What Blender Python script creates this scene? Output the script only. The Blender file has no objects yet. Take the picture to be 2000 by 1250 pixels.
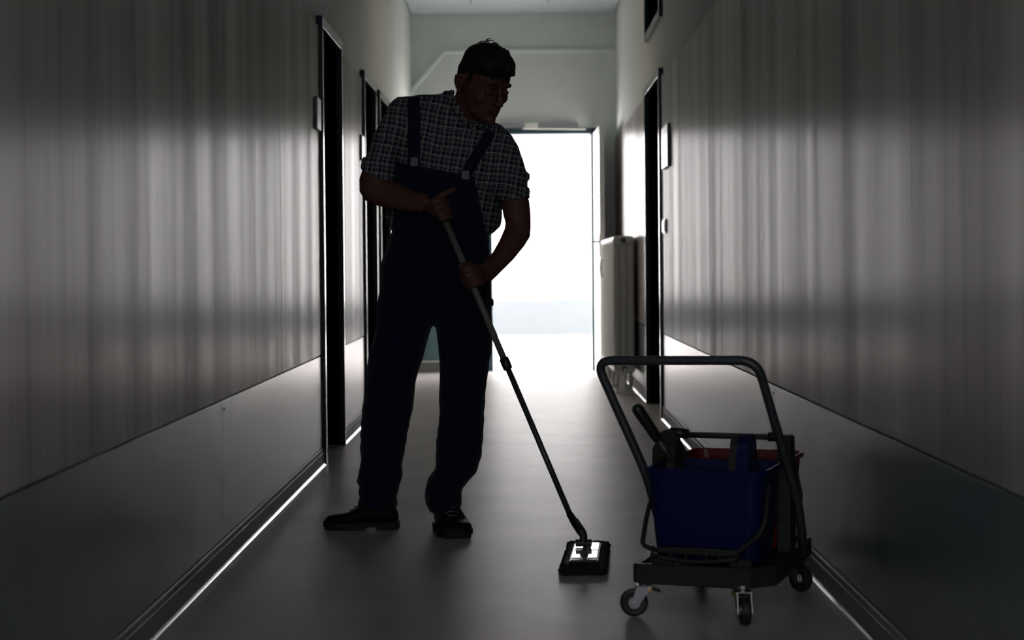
import bpy, bmesh, math, random
from mathutils import Vector, Matrix, noise
random.seed(7)
SC = bpy.context.scene
COL = SC.collection

# ------------------------------------------------------------------ camera
EYE = 0.93
FPX = 3500.0
PITCH = math.radians(0.8)
ROLL = 0.0087
cp, sp = math.cos(PITCH), math.sin(PITCH)
_u0 = Vector((0, sp, cp))
_fw = Vector((0, cp, -sp))
_X = Vector((1, 0, 0))
_r = _X * math.cos(ROLL) - _u0 * math.sin(ROLL)
_u = _X * math.sin(ROLL) + _u0 * math.cos(ROLL)
CX, CY = 1013.4, 570.9
cam = bpy.data.cameras.new('camera')
cam.sensor_width = 36.0
cam.lens = FPX / 2000 * 36
cam.shift_x = (1000 - CX) / 2000
cam.shift_y = (CY - 625) / 2000
cam.clip_start = 0.05
cam.dof.use_dof = True
cam.dof.focus_distance = 6.2
cam.dof.aperture_fstop = 4.5
camo = bpy.data.objects.new('camera', cam)
COL.objects.link(camo)
m = Matrix.Identity(4)
for i in range(3):
    m[i][0] = _r[i]; m[i][1] = _u[i]; m[i][2] = -_fw[i]
m[2][3] = EYE
camo.matrix_world = m
SC.camera = camo

def W(px, py, Y):
    """measured point of the photograph at the real distance Y, in metres"""
    d = _r * ((px - CX) / FPX) + _u * ((CY - py) / FPX) + _fw
    t = Y / d.y
    return Vector((d.x * t, Y, EYE + d.z * t))

# ------------------------------------------------------------------ world, light, exposure
SC.view_settings.view_transform = 'Standard'
SC.view_settings.look = 'None'
SC.view_settings.exposure = 0.0
SC.view_settings.gamma = 1.0
SC.view_settings.use_curve_mapping = False
wd = bpy.data.worlds.new('world'); SC.world = wd; wd.use_nodes = True
wd.node_tree.nodes['Background'].inputs[0].default_value = (0.95, 0.97, 1.0, 1)
wd.node_tree.nodes['Background'].inputs[1].default_value = 1.6

def area(name, loc, rot, sx, sy, power, col):
    l = bpy.data.lights.new(name, 'AREA'); l.shape = 'RECTANGLE'
    l.size = sx; l.size_y = sy; l.energy = power; l.color = col
    o = bpy.data.objects.new(name, l); o.location = loc; o.rotation_euler = rot
    COL.objects.link(o); return o
R = math.radians
# daylight through the windows of the cross hall beyond the open door
area('window_daylight', (-3.15, 19.0, 1.6), (0, R(-90), 0), 2.0, 4.0, 1150, (1.0, 0.965, 0.945))
area('window_daylight', (3.15, 19.0, 1.6), (0, R(90), 0), 2.0, 4.0, 1150, (1.0, 0.965, 0.945))

# ------------------------------------------------------------------ materials
def mat(name, col, rough=0.5, metal=0.0, spec=0.5, coat=0.0, coat_r=0.1, f=None):
    m_ = bpy.data.materials.new(name); m_.use_nodes = True
    b = m_.node_tree.nodes['Principled BSDF']
    b.inputs['Base Color'].default_value = (*col, 1)
    b.inputs['Roughness'].default_value = rough
    b.inputs['Metallic'].default_value = metal
    b.inputs['Specular IOR Level'].default_value = spec
    b.inputs['Coat Weight'].default_value = coat
    b.inputs['Coat Roughness'].default_value = coat_r
    if f: f(m_.node_tree, b)
    return m_

def _noise(nt, scale, vec, detail=3.0, rough=0.5):
    tc = nt.nodes.new('ShaderNodeTexCoord'); mp = nt.nodes.new('ShaderNodeMapping')
    mp.inputs['Scale'].default_value = vec
    n = nt.nodes.new('ShaderNodeTexNoise'); n.inputs['Scale'].default_value = scale
    n.inputs['Detail'].default_value = detail; n.inputs['Roughness'].default_value = rough
    nt.links.new(tc.outputs['Object'], mp.inputs[0]); nt.links.new(mp.outputs[0], n.inputs['Vector'])
    return n
def _ramp(nt, src, stops):
    r = nt.nodes.new('ShaderNodeValToRGB')
    e = r.color_ramp.elements
    e[0].position, e[0].color = stops[0][0], (*stops[0][1], 1)
    e[1].position, e[1].color = stops[-1][0], (*stops[-1][1], 1)
    for p, c in stops[1:-1]:
        k = e.new(p); k.color = (*c, 1)
    nt.links.new(src, r.inputs[0]); return r
def _range(nt, src, a, b, c=0.3, d=0.7):
    r = nt.nodes.new('ShaderNodeMapRange')
    r.inputs[1].default_value = c; r.inputs[2].default_value = d
    r.inputs[3].default_value = a; r.inputs[4].default_value = b
    nt.links.new(src, r.inputs[0]); return r
def _bump(nt, b, src, strength, dist, prev=None, target='Normal'):
    k = nt.nodes.new('ShaderNodeBump'); k.inputs['Strength'].default_value = strength
    k.inputs['Distance'].default_value = dist
    nt.links.new(src, k.inputs['Height'])
    if prev: nt.links.new(prev.outputs[0], k.inputs['Normal'])
    nt.links.new(k.outputs[0], b.inputs[target]); return k

def laminate(c0, c1, bumps, r0, r1):
    def f(nt, b):
        g = _noise(nt, 1.0, (4.2, 4.2, 0.13), 5, 0.55)
        b.inputs['Anisotropic'].default_value = 0.75
        tg = nt.nodes.new('ShaderNodeCombineXYZ'); tg.inputs[1].default_value = 1.0; nt.links.new(tg.outputs[0], b.inputs['Tangent'])
        fine = _noise(nt, 1.0, (160, 160, 2.2), 3, 0.6)
        mix = nt.nodes.new('ShaderNodeMath'); mix.operation = 'MULTIPLY_ADD'; mix.inputs[1].default_value = 0.45
        nt.links.new(fine.outputs[0], mix.inputs[0]); nt.links.new(g.outputs[0], mix.inputs[2])
        rc = _ramp(nt, mix.outputs[0], [(0.55, c0), (0.9, c1)])
        nt.links.new(rc.outputs[0], b.inputs['Base Color'])
        rr = _range(nt, g.outputs[0], r0, r1); nt.links.new(rr.outputs[0], b.inputs['Roughness'])
        k = _bump(nt, b, g.outputs[0], 1.0, bumps)
        grain = _noise(nt, 1.0, (420, 420, 260), 2, 0.6)
        _bump(nt, b, grain.outputs[0], 0.25, 0.0004, k)
        sw = _range(nt, mix.outputs[0], 0.06, 0.80, 0.5, 0.95)
        nt.links.new(sw.outputs[0], b.inputs['Specular IOR Level'])
    return f
M = {}
M['laminate'] = mat('streaked_wood_laminate', (0.3, 0.28, 0.26), 0.35, f=laminate((0.30, 0.268, 0.256), (0.50, 0.45, 0.43), 0.0014, 0.385, 0.29))
def low(nt, b):
    g = _noise(nt, 1.0, (1.5, 1.5, 1.0), 3, 0.5)
    rc = _ramp(nt, g.outputs[0], [(0.3, (0.13, 0.155, 0.155)), (0.7, (0.16, 0.185, 0.185))])
    nt.links.new(rc.outputs[0], b.inputs['Base Color'])
    grain = _noise(nt, 1.0, (300, 300, 120), 2, 0.6)
    _bump(nt, b, grain.outputs[0], 0.2, 0.0004)
M['wainscot'] = mat('grey_green_wainscot', (0.2, 0.23, 0.23), 0.27, spec=0.9, f=low)
def plaster(c, s=0.15):
    def f(nt, b):
        g = _noise(nt, 6.0, (1, 1, 1), 4, 0.5)
        rc = _ramp(nt, g.outputs[0], [(0.3, tuple(x * 0.95 for x in c)), (0.7, c)])
        nt.links.new(rc.outputs[0], b.inputs['Base Color'])
        h = _noise(nt, 180.0, (1, 1, 1), 2, 0.5)
        _bump(nt, b, h.outputs[0], s, 0.001)
    return f
M['paint'] = mat('painted_wall', (0.55, 0.57, 0.53), 0.8, spec=0.2, f=plaster((0.67, 0.71, 0.675)))
M['far'] = mat('painted_end_wall', (0.55, 0.57, 0.53), 0.6, f=plaster((0.75, 0.80, 0.765)))
M['trimpaint'] = mat('pale_trim_paint', (0.8, 0.84, 0.84), 0.45, f=plaster((0.8, 0.85, 0.85)))
M['hall'] = mat('white_hall_paint', (0.85, 0.86, 0.88), 0.7, f=plaster((0.86, 0.87, 0.88)))
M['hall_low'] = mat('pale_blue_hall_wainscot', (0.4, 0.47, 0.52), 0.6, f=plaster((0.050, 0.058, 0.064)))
M['ceil'] = mat('ceiling_tile', (0.62, 0.65, 0.66), 0.7, f=plaster((0.66, 0.75, 0.79), 0.4))
def floorf(nt, b):
    g = _noise(nt, 1.0, (2.5, 2.5, 1), 5, 0.6)
    rc = _ramp(nt, g.outputs[0], [(0.3, (0.38, 0.352, 0.345)), (0.7, (0.46, 0.425, 0.412))])
    nt.links.new(rc.outputs[0], b.inputs['Base Color'])
    st = _noise(nt, 1.0, (3, 55, 1), 4, 0.65)
    rr = _range(nt, st.outputs[0], 0.35, 0.45); nt.links.new(rr.outputs[0], b.inputs['Roughness'])
    k = _bump(nt, b, st.outputs[0], 0.15, 0.0008)
    h = _noise(nt, 240.0, (1, 1, 1), 3, 0.6)
    _bump(nt, b, h.outputs[0], 0.10, 0.0008, k)
M['floor'] = mat('grey_vinyl_floor', (0.15, 0.15, 0.16), 0.3, spec=0.014, f=floorf)
M['frame'] = mat('dark_blue_steel', (0.018, 0.033, 0.050), 0.2, spec=0.2, f=plaster((0.018, 0.033, 0.050), 0.03))
M['doorleaf'] = mat('dark_door_leaf', (0.02, 0.03, 0.045), 0.45, f=plaster((0.02, 0.03, 0.045), 0.03))
M['teal'] = mat('teal_grey_steel', (0.10, 0.19, 0.22), 0.5, f=plaster((0.11, 0.19, 0.21), 0.03))
M['tealframe'] = mat('dark_teal_steel', (0.03, 0.06, 0.08), 0.5, spec=0.3, f=plaster((0.03, 0.06, 0.08), 0.03))
M['skirting'] = mat('worn_grey_skirting', (0.22, 0.21, 0.2), 0.6, spec=0.3, f=plaster((0.26, 0.25, 0.24), 0.3))
M['alu'] = mat('aluminium_strip', (0.6, 0.6, 0.62), 0.22, 1.0, f=plaster((0.6, 0.6, 0.62), 0.02))
M['sign'] = mat('sign_face', (0.9, 0.9, 0.93), 0.3, spec=0.8, f=plaster((0.9, 0.9, 0.93), 0.01))
M['black'] = mat('black_plastic', (0.012, 0.013, 0.014), 0.42, f=plaster((0.012, 0.013, 0.014), 0.05))
M['rad'] = mat('cream_enamel', (0.6, 0.6, 0.55), 0.35, f=plaster((0.80, 0.81, 0.76), 0.03))
M['whiteplastic'] = mat('white_plastic', (0.75, 0.76, 0.75), 0.3, f=plaster((0.75, 0.76, 0.75), 0.03))
M['chrome'] = mat('dull_steel', (0.42, 0.43, 0.45), 0.3, 1.0, f=plaster((0.42, 0.43, 0.45), 0.02))
M['pole'] = mat('grey_anodised_pole', (0.15, 0.15, 0.135), 0.45, f=plaster((0.15, 0.15, 0.135), 0.03))
M['bar'] = mat('grey_coated_tube', (0.06, 0.063, 0.075), 0.38, 0.3, f=plaster((0.06, 0.063, 0.075), 0.03))
M['greyplastic'] = mat('grey_plastic', (0.034, 0.032, 0.029), 0.45, spec=0.2, f=plaster((0.034, 0.032, 0.029), 0.08))
M['bluep'] = mat('blue_plastic', (0.004, 0.009, 0.07), 0.35, spec=0.2, f=plaster((0.004, 0.009, 0.07), 0.06))
M['redp'] = mat('red_plastic', (0.16, 0.004, 0.006), 0.35, f=plaster((0.16, 0.004, 0.006), 0.06))
M['rubber'] = mat('caster_rubber', (0.02, 0.02, 0.022), 0.5, f=plaster((0.02, 0.02, 0.022), 0.1))
M['brass'] = mat('brass_rivet', (0.6, 0.45, 0.15), 0.3, 1.0, f=plaster((0.6, 0.45, 0.15), 0.02))
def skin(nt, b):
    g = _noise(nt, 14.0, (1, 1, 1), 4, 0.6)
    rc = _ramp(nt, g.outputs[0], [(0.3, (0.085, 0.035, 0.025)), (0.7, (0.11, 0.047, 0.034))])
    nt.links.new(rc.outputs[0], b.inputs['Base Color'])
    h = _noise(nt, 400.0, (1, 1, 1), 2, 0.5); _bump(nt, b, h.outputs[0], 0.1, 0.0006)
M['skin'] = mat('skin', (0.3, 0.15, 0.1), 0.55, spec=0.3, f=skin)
M['hair'] = mat('dark_hair', (0.01, 0.007, 0.006), 0.6, spec=0.3, f=plaster((0.01, 0.007, 0.006), 0.5))
M['eye'] = mat('eye_white', (0.5, 0.48, 0.46), 0.3, f=plaster((0.5, 0.48, 0.46), 0.0))
def cloth(c):
    def f(nt, b):
        g = _noise(nt, 5.0, (1, 1, 1), 4, 0.6)
        rc = _ramp(nt, g.outputs[0], [(0.3, tuple(x * 0.8 for x in c)), (0.7, c)])
        nt.links.new(rc.outputs[0], b.inputs['Base Color'])
        w = _noise(nt, 900.0, (1, 1, 1), 2, 0.5)
        fold = _noise(nt, 9.0, (1, 1, 0.6), 3, 0.5)
        k = _bump(nt, b, fold.outputs[0], 0.5, 0.02)
        _bump(nt, b, w.outputs[0], 0.2, 0.0008, k)
        b.inputs['Sheen Weight'].default_value = 0.1
    return f
M['overalls'] = mat('navy_work_cloth', (0.006, 0.010, 0.032), 0.85, spec=0.2, f=cloth((0.006, 0.010, 0.032)))
M['strap'] = mat('navy_strap_webbing', (0.006, 0.009, 0.028), 0.85, spec=0.2, f=cloth((0.006, 0.009, 0.028)))
M['leather'] = mat('black_leather', (0.012, 0.01, 0.01), 0.5, spec=0.1, f=plaster((0.012, 0.01, 0.01), 0.25))
M['sole'] = mat('black_rubber_sole', (0.01, 0.01, 0.01), 0.7, f=plaster((0.01, 0.01, 0.01), 0.2))
def plaid(nt, b):
    tc = nt.nodes.new('ShaderNodeTexCoord'); sx = nt.nodes.new('ShaderNodeSeparateXYZ')
    mp = nt.nodes.new('ShaderNodeMapping'); mp.inputs['Rotation'].default_value = (0, R(-10), 0)
    wob = _noise(nt, 6.0, (1, 1, 1), 2, 0.5)
    wm = nt.nodes.new('ShaderNodeVectorMath'); wm.operation = 'MULTIPLY_ADD'
    wm.inputs[1].default_value = (0.03, 0.03, 0.03)
    nt.links.new(wob.outputs['Color'], wm.inputs[0]); nt.links.new(tc.outputs['Object'], wm.inputs[2])
    nt.links.new(wm.outputs[0], mp.inputs[0]); nt.links.new(mp.outputs[0], sx.inputs[0])
    def math_(op, a, v=None, c=None):
        n = nt.nodes.new('ShaderNodeMath'); n.operation = op
        nt.links.new(a, n.inputs[0])
        if isinstance(v, float): n.inputs[1].default_value = v
        elif v is not None: nt.links.new(v, n.inputs[1])
        return n.outputs[0]
    def lines(ax, period, off, width):
        s = math_('MULTIPLY', ax, 1.0 / period); s = math_('ADD', s, off); s = math_('FRACT', s)
        s = math_('SUBTRACT', s, 0.5); s = math_('ABSOLUTE', s); return math_('LESS_THAN', s, width)
    acc = None
    for ax in (sx.outputs[0], sx.outputs[2]):
        for off, wdt, k in ((0.0, 0.045, 0.9), (0.18, 0.03, 0.5), (0.5, 0.10, 0.22)):
            t = math_('MULTIPLY', lines(ax, 0.034, off, wdt), k)
            acc = t if acc is None else math_('ADD', acc, t)
    mx = nt.nodes.new('ShaderNodeMix'); mx.data_type = 'RGBA'
    mx.inputs[6].default_value = (0.012, 0.018, 0.038, 1); mx.inputs[7].default_value = (0.34, 0.32, 0.3, 1)
    mx.clamp_factor = True
    nt.links.new(acc, mx.inputs[0]); nt.links.new(mx.outputs[2], b.inputs['Base Color'])
    fold = _noise(nt, 8.0, (1, 1, 0.7), 3, 0.5); _bump(nt, b, fold.outputs[0], 0.5, 0.02)
M['shirt'] = mat('plaid_cotton', (0.02, 0.03, 0.06), 0.85, spec=0.2, f=plaid)

def glow(nt, b):
    b.inputs['Emission Color'].default_value = (1.0, 0.76, 0.50, 1); b.inputs['Emission Strength'].default_value = 7.0
M['glow'] = mat('warm_lamp_glass', (0.8, 0.75, 0.65), 0.4, f=glow)
# ------------------------------------------------------------------ mesh helpers
def finish(name, bm, material, parent=None, smooth=False, bevel=0.0):
    me = bpy.data.meshes.new(name)
    bmesh.ops.recalc_face_normals(bm, faces=bm.faces)
    if bevel:
        bmesh.ops.bevel(bm, geom=[e for e in bm.edges if len(e.link_faces) == 2 and e.calc_face_angle(0) > 0.5],
                        offset=bevel, segments=2, affect='EDGES', clamp_overlap=True)
    bm.to_mesh(me); bm.free()
    me.materials.append(material)
    if smooth:
        for p in me.polygons: p.use_smooth = True
    o = bpy.data.objects.new(name, me); COL.objects.link(o)
    if parent: o.parent = parent
    return o
def box(bm, x0, x1, y0, y1, z0, z1, mx=None):
    v = [bm.verts.new(p) for p in ((x0,y0,z0),(x1,y0,z0),(x1,y1,z0),(x0,y1,z0),(x0,y0,z1),(x1,y0,z1),(x1,y1,z1),(x0,y1,z1))]
    for q in ((0,3,2,1),(4,5,6,7),(0,1,5,4),(1,2,6,5),(2,3,7,6),(3,0,4,7)): bm.faces.new([v[i] for i in q])
    if mx is not None:
        for p in v: p.co = mx @ p.co
    return v
def bx(name, x0, x1, y0, y1, z0, z1, material, parent=None, bevel=0.0):
    bm = bmesh.new(); box(bm, x0, x1, y0, y1, z0, z1); return finish(name, bm, material, parent, bevel=bevel)
def skin_rings(bm, rings, cap=True):
    rr = [[bm.verts.new(p) for p in r] for r in rings]
    n = len(rr[0])
    for a, b in zip(rr, rr[1:]):
        for i in range(n):
            bm.faces.new((a[i], a[(i+1) % n], b[(i+1) % n], b[i]))
    if cap:
        bm.faces.new(rr[0][::-1]); bm.faces.new(rr[-1])
    return rr
def tube(bm, pts, rad, n=10, caps=True):
    pts = [Vector(p) for p in pts]
    if not isinstance(rad, (list, tuple)): rad = [rad] * len(pts)
    rings = []; prev = None
    for i, p in enumerate(pts):
        a = pts[max(i-1, 0)]; b = pts[min(i+1, len(pts)-1)]
        t = (b - a).normalized()
        if prev is None:
            s = t.cross(Vector((0.13, 0.31, 0.94)));
            if s.length < 0.05: s = t.cross(Vector((1, 0, 0)))
            s.normalize()
        else:
            s = (prev - t * prev.dot(t)).normalized()
        prev = s; q = t.cross(s)
        rings.append([p + (s * math.cos(2*math.pi*k/n) + q * math.sin(2*math.pi*k/n)) * rad[i] for k in range(n)])
    skin_rings(bm, rings, caps)
def bend(pts, r, seg=6):
    """round the corners of a polyline"""
    pts = [Vector(p) for p in pts]; out = [pts[0]]
    for a, b, c in zip(pts, pts[1:], pts[2:]):
        d1 = (a - b); d2 = (c - b); k = min(r, d1.length * 0.45, d2.length * 0.45)
        p = b + d1.normalized() * k; q = b + d2.normalized() * k
        for i in range(seg + 1):
            t = i / seg
            out.append(p * (1-t)**2 + b * 2*t*(1-t) + q * t*t)
    out.append(pts[-1]); return out
def ball(bm, c, r, sub=2, mx=None):
    g = bmesh.ops.create_icosphere(bm, subdivisions=sub, radius=1.0)
    if not isinstance(r, (tuple, list)): r = (r, r, r)
    for v in g['verts']:
        p = Vector((v.co.x*r[0], v.co.y*r[1], v.co.z*r[2]))
        if mx is not None: p = mx @ p
        v.co = p + Vector(c)
def capsule(bm, a, b, ra, rb, n=14):
    a, b = Vector(a), Vector(b); d = (b-a).normalized()
    pts, rad = [], []
    for k in (90, 60, 30, 0):
        pts.append(a - d * ra * math.sin(R(k))); rad.append(max(ra * math.cos(R(k)), 1e-4))
    for k in (0, 30, 60, 90):
        pts.append(b + d * rb * math.sin(R(k))); rad.append(max(rb * math.cos(R(k)), 1e-4))
    tube(bm, pts, rad, n)
def fuse(name, bm, voxel, material, parent=None, smooth=6, crumple=0.0, cs=8.0, creases=None):
    """one continuous skin around overlapping volumes"""
    me = bpy.data.meshes.new('tmp'); bmesh.ops.recalc_face_normals(bm, faces=bm.faces)
    bm.to_mesh(me); bm.free()
    o = bpy.data.objects.new('tmp', me); COL.objects.link(o)
    r = o.modifiers.new('r', 'REMESH'); r.mode = 'VOXEL'; r.voxel_size = voxel
    if smooth:
        s = o.modifiers.new('s', 'SMOOTH'); s.factor = 0.5; s.iterations = smooth
    dg = bpy.context.evaluated_depsgraph_get(); dg.update()
    nm = bpy.data.meshes.new_from_object(o.evaluated_get(dg))
    bpy.data.objects.remove(o); bpy.data.meshes.remove(me)
    if crumple or creases:
        nn = [v.normal.copy() for v in nm.vertices]
        for v, n in zip(nm.vertices, nn):
            d = 0.0
            if crumple:
                d += crumple * (noise.noise(v.co * cs) + 0.5 * noise.noise(v.co * cs * 2.3))
            if creases: d += creases(v.co)
            v.co += n * d
    nm.name = name; nm.materials.clear(); nm.materials.append(material)
    for p in nm.polygons: p.use_smooth = True
    o = bpy.data.objects.new(name, nm); COL.objects.link(o)
    if parent: o.parent = parent
    return o
def pairs(bm, lst, n=20, power=2.3):
    """limb through measured outline pairs: (left point, right point, distance, half thickness)"""
    rings = []
    for (a, b, Y, h) in lst:
        A = W(*a, Y); B = W(*b, Y); c = (A+B)/2; u = (B-A)/2; w = Vector((0, h, 0)); ring = []
        for k in range(n):
            t = 2*math.pi*k/n; ct, st = math.cos(t), math.sin(t)
            ct = math.copysign(abs(ct)**(2/power), ct); st = math.copysign(abs(st)**(2/power), st)
            ring.append(c + u*ct + w*st)
        rings.append(ring)
    skin_rings(bm, rings)
def empty(name, loc=(0,0,0), rz=0.0):
    o = bpy.data.objects.new(name, None); o.location = loc; o.rotation_euler = (0, 0, rz)
    o.empty_display_size = 0.1; COL.objects.link(o); return o
def tag(o, label, cat, group=None):
    o['label'] = label; o['category'] = cat
    if group: o['group'] = group
    return o
def struct(o, label=None):
    o['kind'] = 'structure'
    if label: o['label'] = label
    return o

# ------------------------------------------------------------------ the corridor
XL, XR = 0.935, 0.870            # faces of the wall panels
Y0, YF = -1.0, 16.06             # open near end, end wall
HC = 3.20                        # ceiling
DT = 2.13                        # outer top of the door frames
doors = {-1: [(8.54, 9.42), (10.87, 11.68), (12.08, 12.93)], 1: [(10.90, 12.08)]}
FW = 0.05
bx_floor = bmesh.new(); box(bx_floor, -4.4, 4.4, Y0, 22.2, -0.05, 0.0)
struct(finish('floor', bx_floor, M['floor']), 'polished grey vinyl floor of the corridor reflecting the bright doorway')

def wall_side(s, name, X, openings, extra=()):
    """backing wall with openings, panels as parts"""
    bm = bmesh.new()
    xb = s * (X + 0.014); xo = s * (X + 0.32)
    ys = [Y0]
    for a, b in openings: ys += [a - 0.0, b + 0.0]
    ys.append(YF + 0.2)
    for i in range(0, len(ys), 2):
        box(bm, min(xb, xo), max(xb, xo), ys[i], ys[i+1], 0, HC + 0.1)
    for a, b in openings:
        z = [DT - FW, HC + 0.1]
        for (ea, eb, z0, z1) in extra:
            if abs(ea - a) < 0.1:
                box(bm, min(xb, xo), max(xb, xo), a, b, DT - FW, z0); z = [z1, HC + 0.1]
        box(bm, min(xb, xo), max(xb, xo), a, b, z[0], z[1])
    w = struct(finish(name, bm, M['paint']))
    return w
wl = wall_side(-1, 'wall_left', XL, doors[-1]); wl['label'] = 'left corridor wall, painted above and clad in panels below'
TR = (2.44, 3.06)
wr = wall_side(1, 'wall_right', XR, doors[1], [(10.90, 12.08, TR[0], TR[1])]); wr['label'] = 'right corridor wall, painted above and clad in panels below'

def panel(parent, s, X, y0, y1, z0, z1, material, t=0.018):
    g = 0.0022
    a, b = s*X, s*(X + t)
    return bx('panel', min(a, b), max(a, b), y0+g, y1-g, z0+g, z1-g, material, parent, bevel=0.0012)
def run(parent, s, X, ups, lows):
    for y0, y1 in ups: panel(parent, s, X, y0, y1, 0.5225, 2.08, M['laminate'])
    for y0, y1 in lows: panel(parent, s, X, y0, y1, 0.085, 0.52, M['wainscot'])
o = FW + 0.006
run(wl, -1, XL, [(Y0, 2.0), (2.0, 7.06), (7.06, 8.54-o), (9.42+o, 10.87-o), (11.68+o, 12.08-o), (12.93+o, 16.04)],
    [(Y0, 2.4), (2.4, 5.62), (5.62, 8.54-o), (9.42+o, 10.87-o), (11.68+o, 12.08-o), (12.93+o, 16.04)])
run(wr, 1, XR, [(Y0, 2.0), (2.0, 6.98), (6.98, 10.90-o), (12.08+o, 16.04)],
    [(Y0, 2.4), (2.4, 6.10), (6.10, 10.90-o), (12.08+o, 16.04)])
for par, s, X in ((wl, -1, XL), (wr, 1, XR)):   # dark backing that shows in the joints
    for (y0, y1) in ([(Y0, 8.48), (9.48, 10.81), (11.74, 12.02), (12.99, 16.04)] if s < 0 else [(Y0, 10.84), (12.14, 16.04)]):
        a, b = s*(X+0.0125), s*(X+0.0142)
        bx('panel_backing', min(a, b), max(a, b), y0, y1, 0.0, 2.078, M['black'], par)
for par, s, X, yy, zz in ((wl, -1, XL, 5.66, 0.49), (wl, -1, XL, 8.40, 0.15), (wl, -1, XL, 9.52, 0.15), (wr, 1, XR, 6.14, 0.49)):
    bm = bmesh.new(); tube(bm, [(s*(X-0.002), yy, zz), (s*(X+0.004), yy, zz)], 0.005, 8)
    finish('screw', bm, M['chrome'], par)

def skirt(name, s, X, y0, y1, label):
    # board with a rounded top and a proud lower lip
    prof = [(0.001, 0.0), (-0.011, 0.0), (-0.011, 0.062), (-0.0085, 0.064), (-0.0085, 0.080), (-0.0045, 0.084), (0.001, 0.084)]
    bm = bmesh.new()
    skin_rings(bm, [[(s*(X+0.004+px), y, pz) for px, pz in prof] for y in (y0, y1)])
    b = struct(finish(name, bm, M['skirting']), label)
    bm = bmesh.new()
    pr = [(-0.010, 0.0005), (-0.019, 0.0005), (-0.0185, 0.003), (-0.016, 0.006), (-0.0135, 0.010), (-0.0125, 0.014), (-0.010, 0.0145)]
    skin_rings(bm, [[(s*(X+0.004+px), y, pz) for px, pz in pr] for y in (y0, y1)])
    finish('floor_strip', bm, M['alu'], b)
for (a, b_), d in zip([(Y0, 8.54-o), (9.42+o, 10.87-o), (11.68+o, 12.08-o), (12.93+o, 16.04)], ('nearest', 'between first two doors', 'between last two doors', 'farthest')):
    skirt('baseboard_left', -1, XL, a, b_, 'worn grey skirting with bright strip along left wall, %s run' % d)
for (a, b_), d in zip([(Y0, 10.90-o), (12.08+o, 16.04)], ('nearest', 'behind radiator')):
    skirt('baseboard_right', 1, XR, a, b_, 'worn grey skirting with bright strip along right wall, %s run' % d)

def frame_bm(s, xf, y0, y1, zt, depth, zb=0.0, sill=False, fw=FW):
    """steel door lining: face towards the corridor, deep jambs and head"""
    bm = bmesh.new()
    a, b = s*xf, s*(xf+depth); lo, hi = min(a, b), max(a, b)
    box(bm, lo, hi, y0-fw, y0, zb, zt)
    box(bm, lo, hi, y1, y1+fw, zb, zt)
    box(bm, lo, hi, y0, y1, zt-fw, zt)
    if sill: box(bm, lo, hi, y0, y1, zb, zb+fw)
    return bm
def door(n, s, X, y0, y1, label):
    xf = X - 0.016
    r_ = empty('door_%d' % n, (s*xf, (y0+y1)/2, 0)); struct(r_, label)
    inv = Matrix.Translation((-s*xf, -(y0+y1)/2, 0))
    def add(nm, bm, mt, par=r_, bevel=0.0, smooth=False):
        ob = finish(nm, bm, mt, par, smooth=smooth, bevel=bevel)
        ob.data.transform(inv); return ob
    add('door_frame', frame_bm(s, xf, y0, y1, DT, 0.24), M['frame'], bevel=0.002)
    bm = bmesh.new(); a, b = s*(xf+0.16), s*(xf+0.20)
    box(bm, min(a, b), max(a, b), y0+0.004, y1-0.004, 0.006, DT-FW-0.004)
    lf = add('door_leaf', bm, M['doorleaf'], bevel=0.002)
    bm = bmesh.new(); hx = s*(xf+0.16); yh = y0 + 0.07
    tube(bm, bend([(hx, yh, 1.04), (hx - s*0.05, yh, 1.04), (hx - s*0.05, yh+0.12, 1.04)], 0.02), 0.009, 8)
    box(bm, min(hx, hx-s*0.008), max(hx, hx-s*0.008), yh-0.02, yh+0.02, 0.93, 1.10)
    add('handle', bm, M['chrome'], lf)
    return r_
door(1, -1, XL, *doors[-1][0], 'nearest dark blue steel framed doorway in left wall')
door(2, -1, XL, *doors[-1][1], 'second dark framed doorway in left wall, left of the man')
door(3, -1, XL, *doors[-1][2], 'farthest dark framed doorway in left wall, behind the shoulder')
door(4, 1, XR, *doors[1][0], 'dark blue steel framed doorway in right wall before the radiator')
# transom light above the right doorway
r_ = empty('window_1', (XR, 11.49, TR[0])); struct(r_, 'dark transom window above the right doorway')
ob = finish('window_frame', frame_bm(1, XR-0.010, 10.90+0.0, 12.08, TR[1], 0.20, TR[0], True, 0.045), M['frame'], r_)
ob.data.transform(Matrix.Translation((-XR, -11.49, -TR[0])))
ob = bx('pane', XR+0.12, XR+0.128, 10.9, 12.08, TR[0]+0.045, TR[1]-0.045, M['doorleaf'], r_)
ob.data.transform(Matrix.Translation((-XR, -11.49, -TR[0])))

# ------------------------------------------------------------------ ceiling of tiles
cb = bx('ceiling', -1.3, 1.25, Y0, YF+0.2, HC+0.03, HC+0.08, M['black']); struct(cb, 'suspended ceiling of pale square tiles')
tile = None
ny = 28; dy = 0.61
for j in range(ny):
    y1 = YF - j*dy
    for i, (xa, xb) in enumerate([(-0.945, 0.88)] if j == 0 else ((-0.945, -0.39), (-0.39, 0.27), (0.27, 0.88))):
        g = 0.004
        bm = bmesh.new(); box(bm, xa+g, xb-g, y1-dy+g, y1-g, HC, HC+0.02)
        finish('ceiling_tile', bm, M['ceil'], cb, bevel=0.003)

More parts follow.
